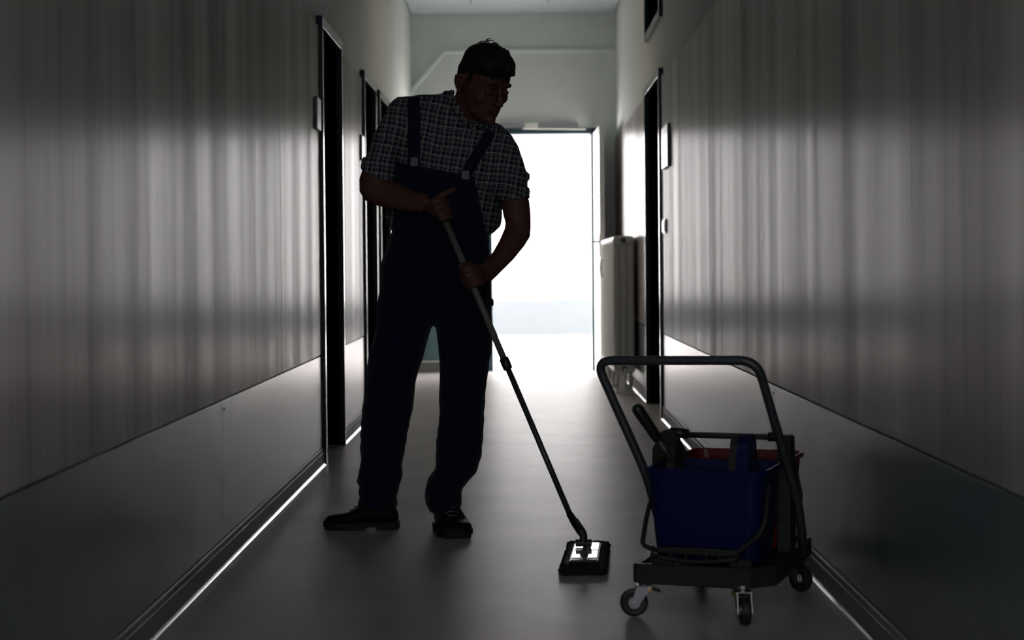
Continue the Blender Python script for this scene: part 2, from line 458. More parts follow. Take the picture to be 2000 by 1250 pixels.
# flush ceiling lamp, glowing faintly warm
lp = empty('ceiling_lamp', (0.0, 12.3, HC)); tag(lp, 'round warm ceiling lamp between the doorways, just above the view', 'lamp')
bm = bmesh.new(); tube(bm, [(0, 0, 0), (0, 0, -0.03), (0, 0, -0.035)], [0.17, 0.17, 0.16], 28); finish('lamp_base', bm, M['whiteplastic'], lp)
bm = bmesh.new(); tube(bm, [(0, 0, -0.03), (0, 0, -0.06), (0, 0, -0.085), (0, 0, -0.10)], [0.155, 0.145, 0.10, 0.02], 28); finish('lamp_shade', bm, M['glow'], lp, smooth=True)

# ------------------------------------------------------------------ end wall with the open door
OX0, OX1, OZ = -0.235, 0.655, 2.12
bm = bmesh.new()
box(bm, -1.25, OX0-0.05, YF, YF+0.16, 0, HC+0.05)
box(bm, OX1+0.05, 1.25, YF, YF+0.16, 0, HC+0.05)
box(bm, OX0-0.05, OX1+0.05, YF, YF+0.16, OZ+0.05, HC+0.05)
we = struct(finish('wall_back', bm, M['far']), 'pale end wall of the corridor around the open door')
panel_w = bx('panel', -0.93, OX0-0.055, YF-0.012, YF-0.0005, 0.10, 0.60, M['teal'], we, bevel=0.001)
b2 = bx('baseboard_back', -0.93, OX0-0.055, YF-0.022, YF-0.0005, 0, 0.085, M['skirting'], None, bevel=0.002)
struct(b2, 'dark skirting under the teal panel of the end wall')
bx('skirting_cap', -0.93, OX0-0.055, YF-0.026, YF-0.001, 0.085, 0.10, M['rad'], b2, bevel=0.002)
# boxed pale pipe run: level, then sloping down at the left
def P_(px, py, Y=YF-0.012):
    return W(px, py, Y)
bm = bmesh.new()
pts = [P_(796, 186), P_(868, 101), P_(1204, 98)]
rr = []
d0 = (pts[1]-pts[0]).normalized(); d1 = (pts[2]-pts[1]).normalized()
for p, nrm in ((pts[0], Vector((-d0.z, 0, d0.x))), (pts[1], (Vector((-d0.z, 0, d0.x))+Vector((-d1.z, 0, d1.x))).normalized()*1.08), (pts[2], Vector((-d1.z, 0, d1.x)))):
    h = 0.019; f_ = Vector((0, -0.02, 0)); k_ = Vector((0, 0.012, 0))
    rr.append([p+nrm*h+k_, p+nrm*h*0.6+f_, p-nrm*h*0.6+f_, p-nrm*h+k_])
skin_rings(bm, rr)
t1 = struct(finish('trim_1', bm, M['trimpaint']), 'pale raised strip across the end wall, sloping down at left')
# door lining and header
bm = bmesh.new()
box(bm, OX0-0.05, OX0, YF-0.02, YF+0.17, 0, OZ+0.05)
box(bm, OX1, OX1+0.05, YF-0.02, YF+0.17, 0, OZ+0.05)
box(bm, OX0, OX1, YF-0.02, YF+0.17, OZ, OZ+0.05)
d5 = empty('door_5', (OX1, YF, 0)); struct(d5, 'open end door with closer, bright hall behind it')
fr = finish('door_frame', bm, M['tealframe'], d5, bevel=0.002); fr.data.transform(Matrix.Translation((-OX1, -YF, 0)))
bm = bmesh.new()
box(bm, 0.0, 0.045, -0.93, -0.03, 0.008, 2.125)
lf = finish('door_leaf', bm, M['rad'], d5, bevel=0.003); lf.location = (0.022, 0, 0); lf.rotation_euler = (0, 0, R(0.6))
bm = bmesh.new()
tube(bm, bend([(0, -0.88, 1.14), (-0.065, -0.88, 1.14), (-0.065, -0.76, 1.14)], 0.02), 0.012, 8)
box(bm, -0.008, 0.0, -0.905, -0.855, 1.02, 1.20)
hd = finish('handle', bm, M['chrome'], lf)
# door closer
bm = bmesh.new(); box(bm, 0.06, 0.78, -0.062, -0.022, OZ+0.052, OZ+0.092)
cl = finish('door_closer', bm, M['chrome'], d5, bevel=0.004); cl.location = (-0.89, 0, 0)
bm = bmesh.new(); tube(bm, [(0.28, -0.05, OZ+0.05), (0.84, -0.10, OZ+0.035)], 0.009, 8); box(bm, 0.30, 0.42, -0.075, -0.03, OZ+0.045, OZ+0.098)
ar = finish('closer_arm', bm, M['rad'], cl)

# ------------------------------------------------------------------ the bright hall beyond
YB = 21.6
hw = bx('wall_far', -3.3, 3.3, YB, YB+0.1, 0, 3.2, M['hall']); struct(hw, 'white wall of the bright hall beyond the doorway')
bx('panel', -3.3, 3.3, YB-0.012, YB-0.001, 0.11, 0.535, M['hall_low'], hw)
bb = bx('baseboard_far', -3.3, 3.3, YB-0.03, YB-0.001, 0, 0.09, M['hall'], bevel=0.003); struct(bb, 'white skirting at the foot of the hall wall')
for s, nm in ((-1, 'wall_hall_left'), (1, 'wall_hall_right')):
    bm = bmesh.new(); a, b = s*3.2, s*3.3; lo, hi = min(a, b), max(a, b)
    box(bm, lo, hi, YF+0.16, YB, 0, 0.6); box(bm, lo, hi, YF+0.16, YB, 2.6, 3.2)
    box(bm, lo, hi, YF+0.16, 17.0, 0.6, 2.6); box(bm, lo, hi, 21.0, YB, 0.6, 2.6)
    struct(finish(nm, bm, M['hall']))
for a, b in ((-3.3, -1.25), (1.25, 3.3)):
    w_ = bx('wall_hall_near', a, b, YF+0.06, YF+0.16, 0, 3.2, M['hall']); struct(w_)
c_ = bx('ceiling_hall', -3.3, 3.3, YF+0.16, YB, 3.2, 3.25, M['hall']); struct(c_)

# ------------------------------------------------------------------ radiator
def radiator():
    y0, n, st = 13.10, 40, 0.048
    x0, x1 = 0.690, 0.845; zb, zt = 0.145, 1.155
    r_ = empty('radiator', (0.77, y0 + n*st/2, 0))
    tag(r_, 'cream column radiator on feet along the right wall beside the open door', 'radiator')
    inv = Matrix.Translation(-r_.location)
    def add(nm, bm, mt, par=r_, smooth=False, bevel=0.0):
        ob = finish(nm, bm, mt, par, smooth=smooth, bevel=bevel); ob.data.transform(inv); return ob
    def section(bm, y):
        # header blocks and three columns
        for zc in (zt-0.035, zb+0.035):
            ring = []
            for yy, k in ((y+0.002, 0.8), (y+0.010, 1.0), (y+st-0.010, 1.0), (y+st-0.002, 0.8)):
                rg = []
                for t in range(16):
                    an = 2*math.pi*t/16; c, s_ = math.cos(an), math.sin(an)
                    c = math.copysign(abs(c)**0.5, c); s_ = math.copysign(abs(s_)**0.5, s_)
                    rg.append(((x0+x1)/2 + c*(x1-x0)/2*k, yy, zc + s_*0.035*k))
                ring.append(rg)
            skin_rings(bm, ring)
        for i in range(3):
            xc = x0 + 0.026 + i*(x1-x0-0.052)/2
            rg = []
            for z in (zb+0.03, zt-0.03):
                rg.append([(xc + math.cos(2*math.pi*t/10)*0.026, y+st/2 + math.sin(2*math.pi*t/10)*0.019, z) for t in range(10)])
            skin_rings(bm, rg)
    bm = bmesh.new(); section(bm, y0); add('end_section', bm, M['rad'])
    bm = bmesh.new()
    for k in range(1, n): section(bm, y0 + k*st)
    add('sections', bm, M['rad'])
    for zc in (zt-0.035, zb+0.035):
        bm = bmesh.new(); tube(bm, [((x0+x1)/2, y0-0.006, zc), ((x0+x1)/2, y0+0.01, zc)], 0.022, 6)
        add('end_plug', bm, M['bar'])
    for yy in (y0+0.05, y0+0.75, y0+1.6):
        for xc in (x0+0.03, x1-0.03):
            bm = bmesh.new(); tube(bm, [(xc, yy, 0.0), (xc, yy, 0.012), (xc, yy, 0.02), (xc, yy, 0.16)], [0.026, 0.026, 0.015, 0.015], 10)
            if xc < 0.77: box(bm, xc-0.05, xc+0.01, yy-0.012, yy+0.012, 0.05, 0.068)
            add('foot', bm, M['rad'])
    bm = bmesh.new()   # small curved bracket on the corridor side
    tube(bm, bend([(x0, y0+1.45, 0.99), (x0-0.02, y0+1.45, 0.985), (x0-0.026, y0+1.45, 0.92), (x0-0.02, y0+1.45, 0.85), (x0, y0+1.45, 0.845)], 0.02), 0.012, 8)
    add('bracket', bm, M['whiteplastic'])
    bm = bmesh.new()
    tube(bm, bend([(x0+0.08, y0, zb+0.03), (x0+0.08, y0-0.05, zb+0.03), (x0+0.08, y0-0.05, 0.0)], 0.02), 0.010, 8)
    add('supply_pipe', bm, M['rad'])
radiator()

# ------------------------------------------------------------------ door signs and switch
def sign(s, X, yc, w, z0, z1, t, label, group=None):
    r_ = empty('door_sign', (s*X, yc, (z0+z1)/2)); tag(r_, label, 'sign', group)
    h = (z1-z0)/2
    bm = bmesh.new(); a, b = 0.0, -s*t*0.85; box(bm, min(a, b), max(a, b), -w/2, w/2, -h, h); finish('holder', bm, M['black'], r_, bevel=0.0015)
    bm = bmesh.new(); a, b = -s*t*0.85, -s*t; box(bm, min(a, b), max(a, b), -w/2+0.003, w/2-0.003, -h+0.003, h*0.62); finish('face', bm, M['sign'], r_)
    bm = bmesh.new(); box(bm, min(a, b), max(a, b), -w/2+0.003, w/2-0.003, h*0.64, h-0.004); finish('header_strip', bm, M['sign'], r_)
sign(-1, XL, 8.33, 0.16, 1.575, 1.725, 0.016, 'small square door sign beside the nearest left doorway')
sign(-1, XL, 10.72, 0.17, 1.575, 1.725, 0.014, 'small square door sign beside the second left doorway')
sign(1, XR, 10.42, 0.42, 1.50, 1.745, 0.018, 'large bright rectangular door sign above the light switch')
sw = empty('light_switch', (XR, 10.58, 1.165)); tag(sw, 'small white light switch under the large sign on the right wall', 'switch')
bx('switch_plate', -0.012, 0.0, -0.08, 0.08, -0.042, 0.042, M['whiteplastic'], sw, bevel=0.002)
bm = bmesh.new(); skin_rings(bm, [[(-0.012, -0.066, z), (-0.014, -0.066, z), (-0.018, 0.066, z), (-0.012, 0.066, z)] for z in (-0.034, 0.034)])
finish('rocker', bm, M['whiteplastic'], sw)

# ------------------------------------------------------------------ mop
POLE_A = W(860, 408, 6.10); POLE_B = W(1133, 1052, 5.76)
def pole_at(t): return POLE_A.lerp(POLE_B, t)
def mop():
    base = W(1140, 1088, 5.70); base.z = 0
    r_ = empty('flat_mop', base); tag(r_, 'flat floor mop with long pole held by the man, head on the floor', 'mop')
    inv = Matrix.Translation(-base)
    def add(nm, bm, mt, par=r_, smooth=False, bevel=0.0):
        ob = finish(nm, bm, mt, par, smooth=smooth, bevel=bevel); ob.data.transform(inv); return ob
    d = (POLE_B - POLE_A).normalized()
    tJ = (W(990, 709, 5.93) - POLE_A).length / (POLE_B - POLE_A).length
    bm = bmesh.new(); tube(bm, [POLE_A - d*0.03, pole_at(tJ)], 0.0112, 16); add('upper_pole', bm, M['pole'], smooth=True)
    bm = bmesh.new(); tube(bm, [pole_at(tJ - 0.01), pole_at(0.95)], 0.0096, 16); add('lower_pole', bm, M['bar'], smooth=True)
    bm = bmesh.new(); j = pole_at(tJ); tube(bm, [j - d*0.022, j - d*0.020, j - d*0.004, j + d*0.018, j + d*0.02], [0.0125, 0.0155, 0.0165, 0.0155, 0.012], 16); add('locking_collar', bm, M['black'], smooth=True)
    bm = bmesh.new()
    a = pole_at(0.93); b = Vector((base.x, base.y, 0.075))
    tube(bm, [a, a.lerp(b, 0.35), a.lerp(b, 0.36), a.lerp(b, 0.8), b], [0.0115, 0.012, 0.0145, 0.015, 0.012], 14); add('socket', bm, M['black'], smooth=True)
    # head: long axis away from the camera, slightly turned
    cs = [W(1096, 1118, 5.385), W(1180, 1118, 5.385), W(1187, 1056, 5.92), W(1113, 1056, 5.92)]
    cs = [Vector((c.x, c.y, 0)) for c in cs]
    def at(u, v, z):
        p = cs[0].lerp(cs[1], u).lerp(cs[3].lerp(cs[2], u), v); return Vector((p.x, p.y, z))
    def slab(bm, u0, u1, v0, v1, z0, z1):
        vs = [bm.verts.new(p) for p in (at(u0,v0,z0), at(u1,v0,z0), at(u1,v1,z0), at(u0,v1,z0), at(u0,v0,z1), at(u1,v0,z1), at(u1,v1,z1), at(u0,v1,z1))]
        for q in ((0,3,2,1),(4,5,6,7),(0,1,5,4),(1,2,6,5),(2,3,7,6),(3,0,4,7)): bm.faces.new([vs[i] for i in q])
    # microfibre cover: lumpy pad
    bm = bmesh.new(); n, k = 36, 60
    grid = []
    for j in range(k+1):
        row = []
        for i in range(n+1):
            u, v = i/n, j/k
            e = min(u, 1-u, v*2.2, (1-v)*2.2)
            z = 0.020 + 0.006*min(1, e*14) + 0.003*noise.noise(Vector((u*9, v*24, 2)))
            uo = u + 0.02*noise.noise(Vector((u*3, v*30, 5)))*(abs(u-0.5)*2)**4; vo = v + 0.012*noise.noise(Vector((u*16, v*3, 9)))*(abs(v-0.5)*2)**4
            row.append((uo, vo, z))
        grid.append(row)
    top = [[bm.verts.new(at(*p)) for p in row] for row in grid]
    bot = [[bm.verts.new(at(p[0], p[1], 0.001)) for p in row] for row in grid]
    for j in range(k):
        for i in range(n):
            bm.faces.new((top[j][i], top[j][i+1], top[j+1][i+1], top[j+1][i]))
            bm.faces.new((bot[j][i], bot[j+1][i], bot[j+1][i+1], bot[j][i+1]))
    for j in range(k):
        bm.faces.new((top[j][0], top[j+1][0], bot[j+1][0], bot[j][0])); bm.faces.new((top[j][n], bot[j][n], bot[j+1][n], top[j+1][n]))
    for i in range(n):
        bm.faces.new((top[0][i], bot[0][i], bot[0][i+1], top[0][i+1])); bm.faces.new((top[k][i], top[k][i+1], bot[k][i+1], bot[k][i]))
    cov = add('cover', bm, M['mopcloth'])
    # yarn loops round the edge
    bm = bmesh.new()
    for i in range(150):
        t = i/150*4; sd = int(t); f_ = t - sd
        u, v = ((f_, 0), (1, f_), (1-f_, 1), (0, 1-f_))[sd]
        ou, ov = ((0, -1), (1, 0), (0, 1), (-1, 0))[sd]
        p = at(u, v, 0.004 + 0.014*random.random()); r1 = 0.005 + 0.004*random.random()
        ball(bm, p, (r1 + 0.004*abs(ou), r1 + 0.004*abs(ov), r1), 1)
    fr_ = add('fringe', bm, M['mopcloth'], smooth=True); fr_['kind'] = 'stuff'
    # pocket flaps over the two ends and bright frame plates
    bm = bmesh.new(); slab(bm, 0.16, 0.84, 0.14, 0.80, 0.026, 0.034)
    add('frame_plate', bm, M['black'], bevel=0.003)
    for (u0, u1, v0, v1) in ((0.20, 0.46, 0.22, 0.46), (0.56, 0.80, 0.22, 0.46), (0.20, 0.42, 0.50, 0.76), (0.62, 0.80, 0.50, 0.76)):
        bm = bmesh.new(); slab(bm, u0, u1, v0, v1, 0.034, 0.0365)
        add('metal_plate', bm, M['mirror'], bevel=0.001)
    bm = bmesh.new()
    c = Vector((base.x, base.y, 0.05))
    slab(bm, 0.43, 0.58, 0.30, 0.78, 0.034, 0.046)
    tube(bm, [c + Vector((-0.026, 0, 0)), c + Vector((0.026, 0, 0))], 0.012, 12)
    tube(bm, [c, Vector((base.x, base.y, 0.08))], [0.013, 0.012], 12)
    add('hinge', bm, M['black'], bevel=0.001)
M['mopcloth'] = mat('dark_microfibre', (0.02, 0.021, 0.024), 0.9, spec=0.2, f=plaster((0.02, 0.021, 0.024), 1.0))
M['mirror'] = mat('bright_metal_plate', (0.9, 0.9, 0.9), 0.14, 1.0, f=plaster((0.9, 0.9, 0.9), 0.02))
mop()

# ------------------------------------------------------------------ cleaning trolley
ang = math.atan2(-0.3256, 0.9455)
def trolley():
    org = Vector((0.312, 4.745, 0))
    w, L = 0.345, 0.60
    dx0, dx1, dyf = 0.012, 0.016, 0.022
    r_ = empty('cleaning_trolley', org, ang)
    tag(r_, 'low wheeled cleaning trolley with bent tube push handle by the right wall', 'trolley')
    inv_w = (Matrix.Translation(org) @ Matrix.Rotation(ang, 4, 'Z')).inverted()
    def loc(px, py, Y): return inv_w @ W(px, py, Y)
    def add(nm, bm, mt, par=r_, smooth=False, bevel=0.0): return finish(nm, bm, mt, par, smooth=smooth, bevel=bevel)
    # base: chamfered tray with a lip
    def outline(i, z, c=0.06):
        return [(i+0.012-dx0, i-dyf, z), (w+dx1-i-c, i-dyf, z), (w+dx1-i, i+c-dyf, z), (w+dx1-i, L-i-0.03, z), (w+dx1-i-0.03, L-i, z), (i-dx0+0.03, L-i, z), (i-dx0, L-i-0.03, z), (i-dx0, i+0.012-dyf, z)]
    bm = bmesh.new()
    skin_rings(bm, [outline(0.010, 0.090), outline(0.0, 0.094), outline(0.0, 0.140), outline(0.004, 0.144), outline(0.016, 0.144), outline(0.020, 0.132)])
    add('base', bm, M['greyplastic'])
    for px_, py_ in ((0.03, 0.012), (w-0.105, 0.012), (0.03, L-0.05), (w-0.09, L-0.05)):
        bm = bmesh.new(); box(bm, px_, px_+0.06, py_, py_+0.03, 0.138, 0.160); add('corner_stop', bm, M['greyplastic'], bevel=0.004)
    # casters
    def caster(x, y, yaw):
        c = empty('caster', (x, y, 0.1), yaw); c.parent = r_
        rad = 0.0375
        bm = bmesh.new(); tube(bm, [(0, 0, 0.0), (0, 0, -0.008)], 0.024, 14); tube(bm, [(0, 0, -0.008), (0, 0, -0.018)], [0.018, 0.016], 12)
        for s in (-1, 1):
            skin_rings(bm, [[(0.02, s*0.017, -0.016), (-0.022, s*0.017, -0.016), (-0.022, s*0.020, -0.016), (0.02, s*0.020, -0.016)],
                            [(-0.018, s*0.017, -0.070), (-0.038, s*0.017, -0.070), (-0.038, s*0.020, -0.070), (-0.018, s*0.020, -0.070)]])
        box(bm, -0.022, 0.02, -0.02, 0.02, -0.020, -0.016)
        finish('fork', bm, M['chrome'], c)
        bm = bmesh.new()
        prof = [(-0.011, 0.020), (-0.012, 0.030), (-0.010, 0.0355), (-0.005, rad), (0.005, rad), (0.010, 0.0355), (0.012, 0.030), (0.011, 0.020)]
        n = 28; cx, cz = -0.028, -0.1+rad
        rings = [[(cx + rr_*math.cos(2*math.pi*k/n), yy, cz + rr_*math.sin(2*math.pi*k/n)) for k in range(n)] for yy, rr_ in prof]
        skin_rings(bm, rings); finish('wheel', bm, M['rubber'], c, smooth=False)
        bm = bmesh.new(); tube(bm, [(cx, -0.024, cz), (cx, 0.024, cz)], 0.005, 8); tube(bm, [(cx, -0.014, cz), (cx, 0.014, cz)], 0.016, 12)
        finish('axle', bm, M['chrome'], c)
        bm = bmesh.new(); tube(bm, [(0.012, -0.027, -0.026), (0.012, 0.027, -0.026)], 0.0055, 8); finish('brake_rivet', bm, M['brass'], c)
        bm = bmesh.new(); skin_rings(bm, [[(0.018, -0.018, -0.02), (0.018, 0.018, -0.02), (0.018, 0.018, -0.028), (0.018, -0.018, -0.028)], [(0.042, -0.014, -0.030), (0.042, 0.014, -0.030), (0.042, 0.014, -0.036), (0.042, -0.014, -0.036)]])
        finish('brake_lever', bm, M['black'], c)
    caster(0.012, 0.012, R(20)); caster(w-0.065, -0.004, R(112)); caster(w-0.025, L-0.10, R(150)); caster(0.04, L-0.06, R(95))
    # handle: bent tube
    hl = loc(1170, 707, 4.96); hr = loc(1455, 706, 4.82)
    pts = [loc(1300, 1062, 5.00), loc(1262, 925, 4.99), loc(1163, 704, 4.97), loc(1478, 704, 4.82), loc(1560, 985, 4.93), loc(1570, 1085, 4.965)]
    hb = bend(pts, 0.05, 8)
    bm = bmesh.new(); tube(bm, hb, 0.0128, 14); add('push_handle', bm, M['bar'], smooth=True)
    # gantry: right upright, left upright, cross bar
    ur = loc(1541, 850, 4.97); zr = ur.z; b0 = ur.y
    zb = 0.142
    bm = bmesh.new()
    x_ = ur.x - 0.012
    skin_rings(bm, [[(x_-0.014, b0-0.05, zb-0.005), (x_+0.022, b0-0.05, zb-0.005), (x_+0.022, b0+0.045, zb-0.005), (x_-0.014, b0+0.045, zb-0.005)],
                    [(x_-0.014, b0-0.042, zr-0.012), (x_+0.022, b0-0.042, zr-0.012), (x_+0.022, b0+0.036, zr-0.012), (x_-0.014, b0+0.036, zr-0.012)],
                    [(x_-0.014, b0-0.034, zr), (x_+0.022, b0-0.034, zr), (x_+0.022, b0+0.030, zr), (x_-0.014, b0+0.030, zr)]])
    add('right_upright', bm, M['greyplastic'], bevel=0.004)
    cl_, cr_ = loc(1338, 849, 5.06), loc(1520, 854, 4.98)
    bm = bmesh.new(); tube(bm, [cl_, cr_ + Vector((0.01, 0, 0))], 0.0085, 12); add('cross_bar', bm, M['bar'], smooth=True)
    bm = bmesh.new()
    tube(bm, [loc(1308, 843, 5.07), loc(1345, 848, 5.06)], 0.014, 12)
    add('bar_socket', bm, M['black'], smooth=True)
    bm = bmesh.new()
    tube(bm, [loc(1500, 853, 4.985), loc(1522, 854, 4.98)], 0.0135, 12)
    add('bar_socket', bm, M['black'], smooth=True)
    # left tower: rounded cheek
    tl = loc(1309, 838, 5.06)
    bm = bmesh.new(); n = 10; rings = []
    for yy in (-0.020, 0.020):
        ring = []
        bw = 0.050
        ring += [(tl.x - bw, tl.y+yy, 0.36), (tl.x - bw*0.95, tl.y+yy, tl.z-0.05)]
        for k in range(n+1):
            a = math.pi*(1-k/n); ring.append((tl.x + math.cos(a)*bw*0.62 - 0.004, tl.y+yy, tl.z-0.034+math.sin(a)*0.034))
        ring += [(tl.x + bw*0.95, tl.y+yy, tl.z-0.07), (tl.x + bw*1.05, tl.y+yy, 0.36)]
        rings.append(ring)
    skin_rings(bm, rings); add('left_tower', bm, M['greyplastic'], bevel=0.004)
    return r_, inv_w, loc
tro, inv_w, tloc = trolley()

def bucket(name, b0, colour, label, rx, bail_front):
    """tapered square bucket standing on the trolley"""
    w = 0.345
    o_ = Matrix.Translation((0.312, 4.745, 0)) @ Matrix.Rotation(ang, 4, 'Z') @ Matrix.Translation((rx, b0, 0.142))
    r_ = empty('bucket', o_.to_translation(), ang)
    tag(r_, label, 'bucket')
    hw_b, hd_b, hw_t, hd_t, H = 0.140, 0.112, 0.166, 0.138, 0.250
    def rr(hw, hd, z, rad=0.035, n=5):
        ring = []
        for qx, qy, a0 in ((1, 1, 0), (-1, 1, 90), (-1, -1, 180), (1, -1, 270)):
            for k in range(n+1):
                a = R(a0 + 90*k/n); ring.append((qx*(hw-rad)+rad*math.cos(a), qy*(hd-rad)+rad*math.sin(a), z))
        return ring
    bm = bmesh.new()
    lv = [(hw_b-0.012, hd_b-0.012, 0.0), (hw_b, hd_b, 0.006)]
    for k in range(1, 8):
        t = k/8; lv.append((hw_b+(hw_t-hw_b-0.008)*t, hd_b+(hd_t-hd_b-0.008)*t, 0.006+(H-0.02)*t))
    lv += [(hw_t-0.008, hd_t-0.008, H-0.014), (hw_t, hd_t, H-0.014), (hw_t+0.001, hd_t+0.001, H-0.004), (hw_t-0.002, hd_t-0.002, H), (hw_t-0.008, hd_t-0.008, H-0.002)]
    lv += [(hw_t-0.012, hd_t-0.012, H-0.02), (hw_b-0.004, hd_b-0.004, 0.012), (hw_b-0.016, hd_b-0.016, 0.008)]
    skin_rings(bm, [rr(a, b, z) for a, b, z in lv])
    finish('body', bm, colour, r_, smooth=False)
    zp = H-0.035
    if bail_front:
        k1 = [(-hw_t+0.0, 0.02, zp), (-hw_t-0.012, -0.05, 0.11), (-0.165, -hd_t-0.012, 0.045)]
        k2 = [(0.085, -hd_t-0.014, 0.030), (0.150, -hd_t-0.012, 0.085), (0.164, -hd_t-0.004, zp-0.10), (hw_t+0.004, -hd_t+0.03, zp)]
        bm = bmesh.new(); 
        tube(bm, bend([k1[0], k1[1], k1[2], (-0.12, -hd_t-0.014, 0.034), (0.085, -hd_t-0.014, 0.030), *k2[1:]], 0.02), 0.0065, 8)
        bl = finish('bail_handle', bm, M['greyplastic'], r_, smooth=True)
        bm = bmesh.new()   # grip with finger slots: two rails and cross webs, bowed down
        for z_ in (0.018, -0.014):
            tube(bm, [(-0.14 + 0.235*k/8, -hd_t-0.014, 0.028 + z_*(0.5+0.5*math.sin(math.pi*k/8)) - 0.006*math.sin(math.pi*k/8)) for k in range(9)], 0.0065, 8)
        for xx in (-0.135, -0.085, -0.045, 0.01, 0.045, 0.09):
            tube(bm, [(xx, -hd_t-0.014, 0.046), (xx, -hd_t-0.014, 0.010)], 0.006, 8)
        finish('grip', bm, M['greyplastic'], bl, smooth=True)
    else:
        bm = bmesh.new(); tube(bm, bend([(hw_t+0.002, -0.03, zp), (hw_t+0.022, -0.055, 0.135), (hw_t+0.002, -0.09, 0.10), (hw_t-0.012, -hd_t-0.008, 0.09), (-hw_t+0.012, -hd_t-0.008, 0.09), (-hw_t+0.002, -0.09, 0.10), (-hw_t-0.012, -0.055, 0.135), (-hw_t-0.002, -0.03, zp)], 0.015), 0.006, 8)
        finish('bail_handle', bm, M['greyplastic'], r_, smooth=True)
    return r_
bucket('bucket', 0.165, M['bluep'], 'blue plastic bucket on the front of the trolley with hanging bail', 0.170, True)
bucket('bucket', 0.452, M['redp'], 'red plastic bucket behind the blue one on the trolley', 0.176, False)

def wringer():
    w0 = Matrix.Translation((0.312, 4.745, 0)) @ Matrix.Rotation(ang, 4, 'Z')
    base = w0 @ Vector((0.17, 0.13, 0.40))
    r_ = empty('mop_wringer', base, ang)
    tag(r_, 'mop press with side cheeks and black lever resting in the blue bucket', 'wringer')
    def L_(px, py, Y):
        return (Matrix.Translation(base) @ Matrix.Rotation(ang, 4, 'Z')).inverted() @ W(px, py, Y)
    # right cheek: rounded blade, grey rim and blue body
    def cheek(px, top, bot, Y, bw, mt, nm, th):
        c = L_(px, top, Y); z1 = c.z; z0 = L_(px, bot, Y).z; n = 12
        bm = bmesh.new(); rings = []
        for off in (-th/2, th/2):
            ring = [(c.x + off, c.y - bw, z0)]
            for k in range(n+1):
                a = math.pi*(1-k/n); ring.append((c.x + off, c.y + math.cos(a)*bw*0.55, z1 - 0.035 + math.sin(a)*0.035))
            ring.append((c.x + off, c.y + bw, z0)); rings.append(ring)
        skin_rings(bm, rings); return finish(nm, bm, mt, r_, bevel=0.002)
    cheek(1458, 848, 945, 4.83, 0.10, M['bluep'], 'side_cheek', 0.034)
    cheek(1440, 848, 950, 4.83, 0.085, M['greyplastic'], 'cheek_rim', 0.022)
    cheek(1318, 862, 945, 4.90, 0.085, M['greyplastic'], 'cheek_rim', 0.022)
    bm = bmesh.new(); a = L_(1325, 925, 4.90); b = L_(1450, 935, 4.83)
    skin_rings(bm, [[(p.x, p.y-0.07, p.z-0.02), (p.x, p.y+0.05, p.z-0.02), (p.x, p.y+0.06, p.z+0.008), (p.x, p.y-0.08, p.z+0.008)] for p in (a, b)])
    finish('press_plate', bm, M['greyplastic'], r_, bevel=0.003)
    bm = bmesh.new(); p0, p1, p2 = L_(1322, 915, 4.86), L_(1281, 852, 4.84), L_(1246, 800, 4.82)
    tube(bm, [p0, p1], 0.0095, 12); lv = finish('lever', bm, M['bar'], r_, smooth=True)
    bm = bmesh.new(); capsule(bm, p1 + (p1-p2)*0.05, p2, 0.0145, 0.0165); finish('lever_grip', bm, M['black'], lv, smooth=True)
wringer()

